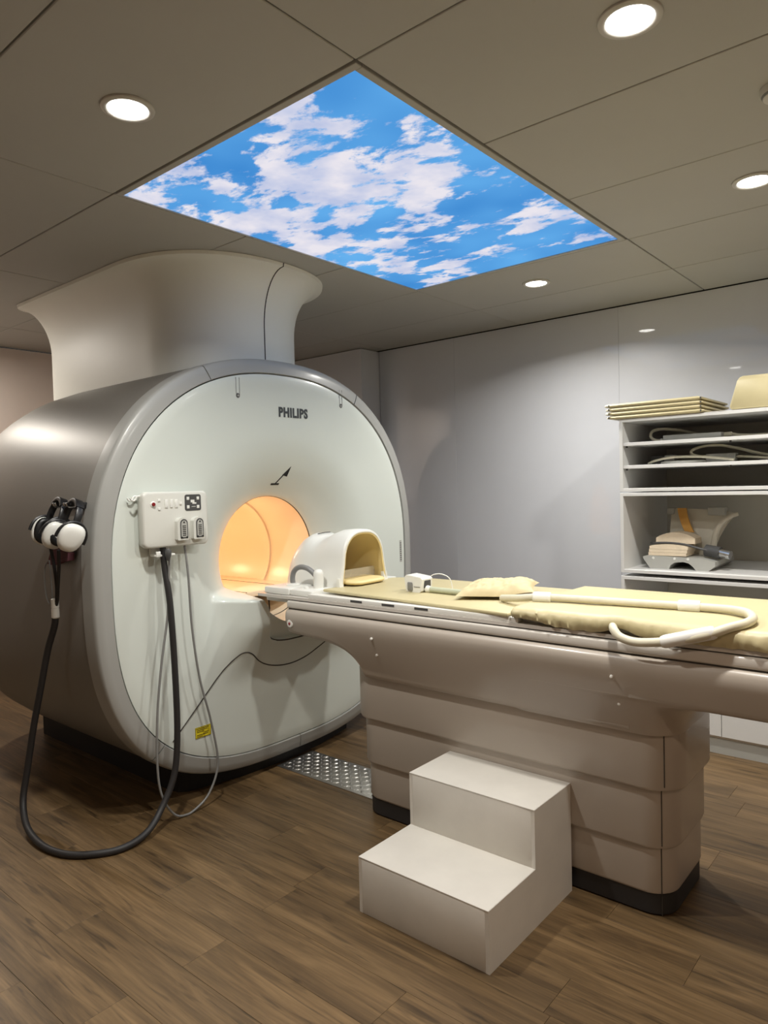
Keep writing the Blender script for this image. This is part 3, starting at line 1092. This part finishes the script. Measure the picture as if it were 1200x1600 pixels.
o = disc('button_collar', 1.545, 1.284, .0125, .003, M['white'], cb_)
disc('red_button', 1.545, 1.284, .008, .007, M['red'], o, label='dark red round button')
for y_, z_, a, c in ((1.571, 1.299, .0055, .0055), (1.571, 1.265, .0055, .0055), (1.603, 1.285, .0065, .017), (1.626, 1.285, .0065, .017), (1.649, 1.284, .0065, .017), (1.670, 1.284, .0055, .006)):
    bx('button', (XF - .003, y_ - a, z_ - c), (XF + .003, y_ + a, z_ + c), M['white'], cb_, bev=.0015)
MB().prism(rrect(1.690, 1.768, 1.252, 1.319, .009, 4), YZX, XF - .003, XF + .0012).out('display', M['dgrey'], cb_, smooth=False, label='dark grey button display')
for y_, z_ in ((1.705, 1.303), (1.753, 1.303), (1.705, 1.268), (1.753, 1.268)):
    bx('button', (XF, y_ - .006, z_ - .0065), (XF + .003, y_ + .006, z_ + .0065), M['white'], cb_, bev=.0012)
b = MB()
b.box((XF, 1.718, 1.286), (XF + .0018, 1.736, 1.297), 0)
b.box((XF, 1.726, 1.280), (XF + .0018, 1.745, 1.286), 0)
b.box((XF, 1.722, 1.268), (XF + .0018, 1.741, 1.270), 0)
b.out('display_symbol', M['white'], cb_, smooth=False)
for y_ in (1.664, 1.740):
    pts = [(y_ - .024, 1.135), (y_ + .024, 1.135), (y_ + .026, 1.139), (y_ + .026, 1.196)]
    pts += [(y_ + .026 * math.cos(a), 1.205 + .022 * math.sin(a)) for a in (.3, .7, 1.1, PI / 2, PI - 1.1, PI - .7, PI - .3)]
    pts += [(y_ - .026, 1.196), (y_ - .026, 1.139)]
    o = MB().prism(pts, YZX, XF - .004, XF + .022).out('socket', M['boxwhite'], cb_, ang=25)
    q = [(y_ + .004 + (p[0] - y_) * .70, 1.181 + (p[1] - 1.181) * .86) for p in pts]
    MB().prism(q, YZX, XF + .020, XF + .0228).out('socket_label', M['dgrey'], o, smooth=False)
    q2 = [(y_ + .004 + (p[0] - y_) * .52, 1.181 + (p[1] - 1.181) * .74) for p in pts]
    MB().prism(q2, YZX, XF + .021, XF + .0236).out('socket_label', M['midgrey'], o, smooth=False)
    b = MB()
    for k in range(6):
        b.box((XF + .023, y_ - .004, 1.153 + .0075 * k), (XF + .0244, y_ + .012, 1.1565 + .0075 * k), 0)
    b.lathe([(.0005, .0012), (.0035, .0012), (.004, 0)], (XF + .0232, y_ + .004, 1.207), 'x', 10)
    b.box((XF + .0225, y_ - .012, 1.1425), (XF + .0246, y_ - .004, 1.149), 0)
    b.box((XF + .0225, y_ + .012, 1.1425), (XF + .0246, y_ + .020, 1.149), 0)
    b.out('label_print', M['inkb'], o, smooth=False)
for d in (0, .022):
    MB().tube([(-2.535 + d, 1.505, 1.318), (-2.535 + d, 1.490, 1.316), (-2.535 + d, 1.484, 1.306), (-2.535 + d, 1.476, 1.300), (-2.535 + d, 1.466, 1.304), (-2.535 + d, 1.462, 1.312)], .0035, n=8).out('hook', M['white'], cb_)
ch = MB()
ch.box((-2.545, 1.553, 1.078), (-2.535, 1.640, 1.112), .003)
ch.box((-2.54, 1.553, 1.074), (-2.492, 1.580, 1.083), .003)
ch.box((-2.54, 1.618, 1.074), (-2.492, 1.640, 1.083), .003)
ch.box((-2.497, 1.553, 1.074), (-2.490, 1.572, 1.096), .002)
ch.out('cable_holder', M['white'], cb_)

# grey cable loop
gc = thing('call_cable', 'thin grey cable looping from the connector box down to the floor', 'cable', (-2.49, 1.67, 0))
GP = [(-2.478, 1.602, 1.085), (-2.488, 1.606, 1.033), (-2.49, 1.592, .841), (-2.49, 1.555, .641), (-2.49, 1.529, .442), (-2.49, 1.521, .239), (-2.489, 1.537, .117), (-2.488, 1.588, .027), (-2.486, 1.640, .0055), (-2.488, 1.69, .012), (-2.49, 1.753, .046),
      (-2.49, 1.799, .121), (-2.49, 1.809, .201), (-2.49, 1.777, .375), (-2.49, 1.733, .55), (-2.49, 1.704, .77), (-2.49, 1.695, .984), (-2.505, 1.693, 1.111)]
MB().tube(GP, .0048, n=8).out('cord', M['grey'], gc, ang=80)
MB().lathe([(.0005, .024), (.009, .021), (.0135, .011), (.0125, -.004), (.008, -.018), (.005, -.026)], (-2.478, 1.597, 1.083)).out('bulb', M['dgrey'], gc, label='dark grey squeeze bulb')

# ------------------------------------------------------------------ headphones, hooks, air hose
BY = lambda z_: CY - RR(PI - math.asin(max(-1, min(1, (z_ - CZ) / .98)))) * .996
hk = thing('headphone_hook', 'pair of chrome double hooks on the scanner side above the headphones', 'hook', (-2.70, 1.33, 1.30))
for x_ in (-2.755, -2.735, -2.668, -2.648):
    MB().tube([(x_, 1.352, 1.290), (x_, 1.32, 1.288), (x_, 1.295, 1.284), (x_, 1.280, 1.287), (x_, 1.274, 1.300)], .0042, n=8).out('hook', M['steel'], hk)
bx('plate', (-2.765, 1.340, 1.275), (-2.640, 1.356, 1.300), M['black'], hk, bev=.003)


def headphones(cx, label, dx=.045, yb=1.300, zt=1.322):
    t_ = thing('headphones', label, 'headphones', (cx, yb, zt - .15), 'ear protectors on the scanner hooks')
    # frame: local u along X, v down the drop direction, which leans away from the scanner
    drop = Vector((-.30, -.42, -.86)).normalized() if False else Vector((-.04, -.36, -.93)).normalized()
    ax = Vector((1, -.12, -.10)).normalized()
    top = Vector((cx, yb, zt))
    band = []
    for k in range(15):
        a = PI * k / 14
        band.append(top + ax * (-.062 * math.cos(a)) + drop * (.066 * (1 - math.sin(a)) + .0))
    band = [band[0] + drop * .040] + band + [band[-1] + drop * .040]
    nrm = ax.cross(drop).normalized()

    def strip(P, wid, th2, name, m, sub=1):
        rg_ = []
        for i, p in enumerate(P):
            t1 = (P[min(i + 1, len(P) - 1)] - P[max(i - 1, 0)]).normalized()
            n1 = nrm.cross(t1).normalized()
            rg_.append([p + nrm * a * wid + n1 * c * th2 for a, c in ((-1, -.6), (-.85, -1), (.85, -1), (1, -.6), (1, .6), (.85, 1), (-.85, 1), (-1, .6))])
        return MB().loft(rg_).out(name, m, t_, ang=60)
    strip(band, .013, .0055, 'headband', M['black'])
    strip(band[4:13], .016, .008, 'headband_pad', M['black'])
    for sgn in (-1, 1):
        base_ = band[0] if sgn < 0 else band[-1]
        cpos = base_ + drop * .030 + ax * sgn * (-.004)
        # cup axis
        ca = (ax * sgn + drop * .12 + Vector((0, -.10, 0))).normalized()
        e1 = nrm
        e2 = ca.cross(e1).normalized()
        if e2.dot(drop) < 0:
            e2 = -e2

        def ring(d, s_):
            out = []
            for k in range(28):
                a = 2 * PI * k / 28
                c_, q_ = math.cos(a), math.sin(a)
                r = 1 / (abs(c_) ** 2.8 + abs(q_) ** 2.8) ** (1 / 2.8)
                v_ = q_ * r
                out.append(cpos + ca * d + e1 * (c_ * r * .047 * s_ * (1 - .18 * max(0, v_))) + e2 * (v_ * .054 * s_))
            return out
        MB().loft([ring(-.004, .93), ring(.0, 1.0), ring(.008, 1.0), ring(.018, .93), ring(.025, .76), ring(.028, .5), ring(.029, .1)]).out('ear_shell', M['white'], t_, ang=50, label='white outer ear shell')
        MB().loft([ring(-.003, .90), ring(-.010, .95), ring(-.018, .90), ring(-.021, .72), ring(-.019, .5), ring(-.012, .44), ring(-.010, .1)]).out('ear_cushion', M['black'], t_, ang=60)
        # yoke around the cup top
        Y = [cpos + ca * .004 + e1 * (.053 * math.cos(a)) + e2 * (-.060 * math.sin(a)) for a in [PI * k / 10 for k in range(11)]]
        Y = [Y[0] + e2 * .012] + Y + [Y[-1] + e2 * .012]
        MB().tube(Y, .006, n=8, sub=3).out('yoke', M['black'], t_)
    return t_


headphones(-2.735, 'black and white headphones on the left hook, farther from the scanner front', zt=1.312)
headphones(-2.612, 'black and white headphones on the right hook, nearest the scanner front ring', zt=1.306)

po = MB()
po.prism([(-2.865, 1.056), (-2.83, 1.108), (-2.79, 1.135), (-2.73, 1.130), (-2.685, 1.105), (-2.69, 1.076), (-2.75, 1.068), (-2.81, 1.052)], XZY, 1.292, 1.318)
tag(po.out('pouch', M['maroon'], None, ang=30), 'small maroon cloth pouch hanging under the headphones', 'pouch')
MB()
wl = MB().tube([(-2.80, 1.27, 1.075), (-2.818, 1.262, 1.05), (-2.822, 1.26, .99), (-2.812, 1.26, .93), (-2.785, 1.26, .905), (-2.765, 1.26, .93), (-2.765, 1.26, .99), (-2.775, 1.262, 1.05), (-2.795, 1.27, 1.075)], .0028, n=6)
tag(wl.out('wire_loop', M['grey'], None), 'thin grey wire loop hanging left of the air hose collar', 'wire')

ah = thing('air_hose', 'black air hose from the headphones looping over the floor to the connector box', 'hose', (-2.55, 1.2, 0))
for a, dx in (((-2.705, 1.235, 1.135), 0), ((-2.640, 1.235, 1.125), 0)):
    s_ = .5 if a[0] < -2.69 else 1
    MB().tube([a, (a[0] * .6 - 2.70 * .4, 1.245, 1.06), (-2.712 + .012 * (s_ - .5) * 2, 1.255, .985), (-2.722 + .006 * (s_ - .5) * 2, 1.258, .93), (-2.728, 1.258, .905)], .0065, n=8).out('tube', M['black'], ah)
MB().lathe([(.010, .045), (.0145, .043), (.0145, .010), (.0125, .008), (.0145, .006), (.0150, -.028), (.011, -.032)], (-2.737, 1.258, .886)).out('collar', M['white'], ah)
AP = [(-2.737, 1.258, .870), (-2.75, 1.257, .82), (-2.80, 1.250, .72), (-2.855, 1.24, .56), (-2.905, 1.228, .40), (-2.94, 1.21, .22), (-2.93, 1.185, .105), (-2.84, 1.160, .038), (-2.70, 1.150, .0165), (-2.575, 1.170, .0135), (-2.49, 1.225, .0135), (-2.43, 1.32, .0145),
      (-2.435, 1.43, .030), (-2.468, 1.52, .085), (-2.475, 1.585, .193), (-2.475, 1.606, .346), (-2.475, 1.607, .58), (-2.482, 1.601, .867), (-2.505, 1.597, 1.022), (-2.515, 1.597, 1.115)]
MB().tube(AP, .0128, n=14, sub=10).out('hose', M['rubber'], ah, ang=80)

# ------------------------------------------------------------------ shelving along the back wall
CX0, CX1, CF, CB = -1.427, .06, 3.60, 4.285
TH = .017


def carcass(name, label, z0, z1, shelves, doors=False):
    t_ = thing(name, label, 'cabinet', ((CX0 + CX1) / 2, (CF + CB) / 2, z0), 'storage cabinets stacked on the back wall')
    bx('side_panel', (CX0, CF, z0), (CX0 + TH, CB, z1), M['cab'], t_, bev=.0008, seg=1)
    bx('side_panel', (CX1 - TH, CF, z0), (CX1, CB, z1), M['cab'], t_, bev=.0008, seg=1)
    bx('top_panel', (CX0 + TH, CF, z1 - TH), (CX1 - TH, CB, z1), M['cab'], t_, bev=.0008, seg=1)
    bx('bottom_panel', (CX0 + TH, CF, z0), (CX1 - TH, CB, z0 + TH), M['cab'], t_, bev=.0008, seg=1)
    bx('back_panel', (CX0 + TH, CB - .012, z0 + TH), (CX1 - TH, CB, z1 - TH), M['cabin'], t_, bev=0)
    for z_ in shelves:
        o_ = bx('shelf', (CX0 + TH + .001, CF + .006, z_ - TH), (CX1 - TH - .001, CB - .014, z_), M['cab'], t_, bev=.0008, seg=1)
        for x_ in (CX0 + TH + .012, -.90, CX1 - TH - .012):
            bx('shelf_pin', (x_ - .004, CF + .02, z_ - TH - .009), (x_ + .004, CF + .034, z_ - TH), M['dgrey'], o_, bev=.001)
    return t_


carcass('shelf_cabinet', 'top white open shelf cabinet with two thin shelves', 1.2715, 1.646, (1.524, 1.407))
carcass('open_cabinet', 'middle white open cabinet holding the neck coil', .852, 1.2655, ())
cl_ = carcass('base_cabinet', 'bottom white cabinet with doors behind the table', .075, .834, (.47,))
xw = (CX0, -.94, -.45, CX1)
for i in range(3):
    bx('door', (xw[i] + .0015, CF - .018, .090), (xw[i + 1] - .0015, CF - .001, .455), M['cab'], cl_, bev=.001, seg=1)
bx('kick_board', (CX0, CF + .0, .0), (CX1, CB, .074), M['midgrey'], cl_, bev=0)

# foam pads on top
for k in range(4):
    z_ = 1.6465 + .0205 * k
    dx = (.012, .004, .006, 0)[k]
    b = MB()
    rg = []
    n = 24
    for i in range(n + 1):
        u = i / n
        x_ = -1.497 + dx + (-1.018 - -1.497) * u
        bow = .006 * (abs(u - .45) * 1.6) ** 2 - .0015 * 0
        bow = .009 * max(0, u - .55) ** 1.5 * 0 + 0
        e_ = 1 if 0 < i < n else .5
        rg.append([(x_, 3.592, z_ + .0095 - .0085 * e_), (x_, 3.588, z_ + .0095), (x_, 3.592, z_ + .0095 + .0085 * e_), (x_, 4.05, z_ + .0095 + .0085 * e_), (x_, 4.054, z_ + .0095), (x_, 4.05, z_ + .0095 - .0085 * e_)])
    b.loft(rg)
    o = b.out('foam_pad', M['cream'], None, ang=50)
    pos = ('bottom', 'second from bottom', 'third from bottom', 'topmost')[k]
    tag(o, 'thin cream foam pad, %s of the stack on the cabinet top' % pos, 'foam pad', 'foam pads stacked on the cabinet top')
    for x_ in (-1.475, -1.022):
        bx('corner_stitch', (x_ - .003, 3.5862, z_ + .005), (x_ + .003, 3.589, z_ + .014), M['dgrey'], o, bev=0)
b = MB()
rg = []
for k in range(9):
    a = -PI / 2 + PI * k / 8
    s_ = .0 + .018 * (1 - math.cos(a))
    rg.append([(p[0] + .018 * 0, 3.66 + .05 * math.sin(a) + .12 * (p[1] - 1.647) , p[1]) for p in
               [(q[0] + (-.66 - q[0]) * s_ * 2, q[1] + (1.725 - q[1]) * s_ * 3) for q in
                [(-.905, 1.664), (-.90, 1.652), (-.885, 1.6475), (-.42, 1.6475), (-.40, 1.652), (-.395, 1.664), (-.42, 1.78), (-.43, 1.795), (-.45, 1.803), (-.85, 1.806), (-.865, 1.800), (-.875, 1.785)]]])
b.loft(rg)
tag(b.out('bolster_cushion', M['cream'], None, ang=50), 'large cream wedge cushion standing on the cabinet top at the right edge', 'cushion')
tag(bx('paper_sheet', (-.985, 3.598, 1.6462), (-.912, 3.72, 1.6475), M['paper'], None, bev=0), 'white paper sheet on the cabinet top between foam pads and cushion', 'paper')

# flat coil on the upper shelf
fc = thing('flat_coil', 'long flat grey coil with looped cable on the upper thin shelf', 'coil', (-1.1, 3.75, 1.524))
bx('coil_body', (-1.245, 3.72, 1.5242), (-.965, 3.84, 1.556), M['midgrey'], fc, bev=.004)
MB().tube([(-1.24, 3.78, 1.537), (-1.29, 3.77, 1.534), (-1.322, 3.77, 1.552), (-1.322, 3.79, 1.584), (-1.28, 3.82, 1.596), (-1.21, 3.86, 1.586), (-1.14, 3.92, 1.565), (-1.06, 3.98, 1.533)], .0075, n=10).out('cable', M['hose_w'], fc)
bx('cable_clip', (-1.275, 3.765, 1.5245), (-1.262, 3.785, 1.543), M['white'], fc, bev=.003)
MB().tube([(-.968, 3.78, 1.543), (-.93, 3.78, 1.545), (-.90, 3.78, 1.538), (-.84, 3.775, 1.533), (-.74, 3.77, 1.532), (-.55, 3.80, 1.532)], lambda q: .012 if q < .2 else .0075, n=10).out('cable', M['hose_w'], fc)

pc = thing('paddle_coil', 'flat oval cream coil with looped cable on the lower thin shelf', 'coil', (-1.1, 3.78, 1.407))
b = MB()
rg = []
for k in range(7):
    a = -PI / 2 + PI * k / 6
    rg.append([(-1.155 + .112 * math.cos(q) * (.8 + .2 * math.cos(a)), 3.75 + .06 * math.sin(q) * (.8 + .2 * math.cos(a)), 1.4155 + .008 * math.sin(a)) for q in [2 * PI * i / 28 for i in range(28)]])
b.loft(rg).out('paddle', M['white'], pc, ang=60)
bx('plug', (-1.335, 3.80, 1.4072), (-1.27, 3.86, 1.455), M['dgrey'], pc, bev=.006)
bx('plug_cap', (-1.27, 3.805, 1.418), (-1.215, 3.855, 1.458), M['midgrey'], pc, bev=.008)
MB().tube([(-1.32, 3.72, 1.4145), (-1.27, 3.69, 1.428), (-1.18, 3.68, 1.441), (-1.05, 3.685, 1.437), (-.95, 3.69, 1.425), (-.90, 3.69, 1.417)], .006, n=8).out('cable', M['hose_w'], pc)
MB().tube([(-1.045, 3.80, 1.440), (-1.09, 3.79, 1.443), (-1.125, 3.79, 1.458), (-1.12, 3.80, 1.478), (-1.07, 3.82, 1.494), (-1.0, 3.83, 1.495), (-.92, 3.83, 1.476), (-.84, 3.82, 1.452), (-.76, 3.81, 1.434), (-.60, 3.81, 1.416)], .007, n=8).out('cable', M['hose_w'], pc)
MB().tube([(-.915, 3.79, 1.434), (-.85, 3.78, 1.430), (-.76, 3.78, 1.420), (-.6, 3.78, 1.4145)], .006, n=8).out('cable', M['hose_w'], pc)
bx('cable_block', (-1.052, 3.77, 1.4072), (-.915, 3.83, 1.452), M['midgrey'], pc, bev=.004)

# neck coil in the middle cabinet
nc = thing('neck_coil', 'grey neck coil with curved back shell and base tray in the middle cabinet', 'coil', (-1.17, 3.85, .869))
b = MB()
bot_ = [(-1.335, .8692), (-1.225, .8692), (-1.215, .890), (-1.19, .905), (-1.14, .909), (-1.11, .903), (-1.085, .885), (-1.07, .8692), (-1.0, .8692), (-.965, .895), (-.965, .918), (-1.04, .930), (-1.355, .936), (-1.378, .930), (-1.375, .918)]
bot_ = [(-1.168 + (q[0] + 1.168) * .86, q[1]) for q in bot_]
b.prism(bot_, XZY, 3.70, 4.05).out('base_tray', M['midgrey'], nc, ang=30)
for x_ in (-1.295, -1.187, -1.122):
    MB().lathe([(.0005, -.003), (.006, -.002), (.008, .004)], (x_, 3.699, .924), 'y', 12).out('rivet', M['white'], nc)
# back shell: a bent plate rising from the tray
rg = []
for i in range(21):
    u = i / 20
    x_ = -1.28 + .315 * u
    flare = .055 * max(0, u - .55) ** 1.4 * 3
    zt_ = 1.172 - .01 * u - .03 * max(0, u - .8) * 5 * .6
    zb_ = .932 if u < .72 else .932 + .20 * ((u - .72) / .28) ** .6
    yb_ = 3.93 - .10 * (1 - ((u - .4) / .6) ** 2) * .4
    ring = []
    for k in range(7):
        v_ = k / 6
        ring.append((x_, yb_ + .05 * v_ * v_, zb_ + (zt_ - zb_) * v_))
    for k in range(6, -1, -1):
        v_ = k / 6
        ring.append((x_, yb_ + .018 + .05 * v_ * v_, zb_ + (zt_ - zb_) * v_))
    rg.append(ring)
MB().loft(rg).out('back_shell', M['shell'], nc, ang=40)
MB().tube([(-1.045, 3.86, .94), (-1.042, 3.86, .99), (-1.03, 3.86, 1.05), (-1.005, 3.87, 1.10), (-.965, 3.89, 1.135), (-.935, 3.90, 1.145)], lambda q: .016 - .006 * q, n=10).out('support_arm', M['shell'], nc)
bx('shell_cap', (-1.09, 3.93, 1.135), (-1.005, 3.99, 1.178), M['midgrey'], nc, bev=.006)
bx('shell_cap', (-1.30, 3.93, 1.14), (-1.262, 3.99, 1.175), M['midgrey'], nc, bev=.006)
rg = []
for i in range(13):
    u = i / 12
    z_ = 1.05 + .125 * u
    x_ = -1.182 - .03 * u + .02 * (1 - u) ** 2
    y_ = 3.862 + .02 * u * u + .02 * u
    rg.append([(x_ - .022, y_, z_), (x_ + .022, y_, z_), (x_ + .022, y_ + .012, z_), (x_ - .022, y_ + .012, z_)])
MB().loft(rg).out('strap', M['orange'], nc, ang=50, label='tan curved strap over the shell')


def foam(name, x0, x1, z0, z1, rise, y0, y1, m, label):
    pts = [(x0, z0), (x1, z0), (x1, z1)]
    for k in range(1, 10):
        u = k / 10
        pts.append((x1 + (x0 - x1) * u, z1 + rise * math.sin(PI * u) ** .8))
    pts.append((x0, z1))
    o_ = MB().prism(pts, XZY, y0, y1).out(name, m, None, ang=30)
    return tag(o_, label, 'foam block')


for k in range(3):
    foam('foam_wedge', -1.325 + .003 * k, -1.135 + .004 * k, .9362 + .0165 * k, .9362 + .0165 * k + .0155, .010 if k == 2 else .0, 3.715, 3.85, M['foam'],
         'flat cream foam slab, %s of the three on the neck coil tray' % ('lowest', 'middle', 'top')[k])
foam('foam_wedge', -1.295, -1.10, .998, 1.026, .030, 3.745, 3.853, M['foam'], 'arched tan foam block leaning above the foam slabs')
nk = thing('coil_plug_cable', 'dark cable with metal plug lying across the neck coil', 'cable', (-1.1, 3.74, .96))
MB().tube([(-1.34, 3.80, .992), (-1.30, 3.742, .998), (-1.23, 3.735, 1.001), (-1.15, 3.735, .995), (-1.07, 3.738, .976), (-1.02, 3.755, .962), (-1.0, 3.77, .958)], .006, n=8).out('cord', M['dgrey'], nk)
MB().tube([(-1.055, 3.77, .966), (-1.02, 3.765, .962), (-.985, 3.76, .957)], .030, n=16, smooth=False).out('collar', M['dgrey'], nk)
MB().tube([(-.99, 3.76, .958), (-.965, 3.755, .953), (-.935, 3.75, .948)], .022, n=16, smooth=False).out('plug', M['steel'], nk)
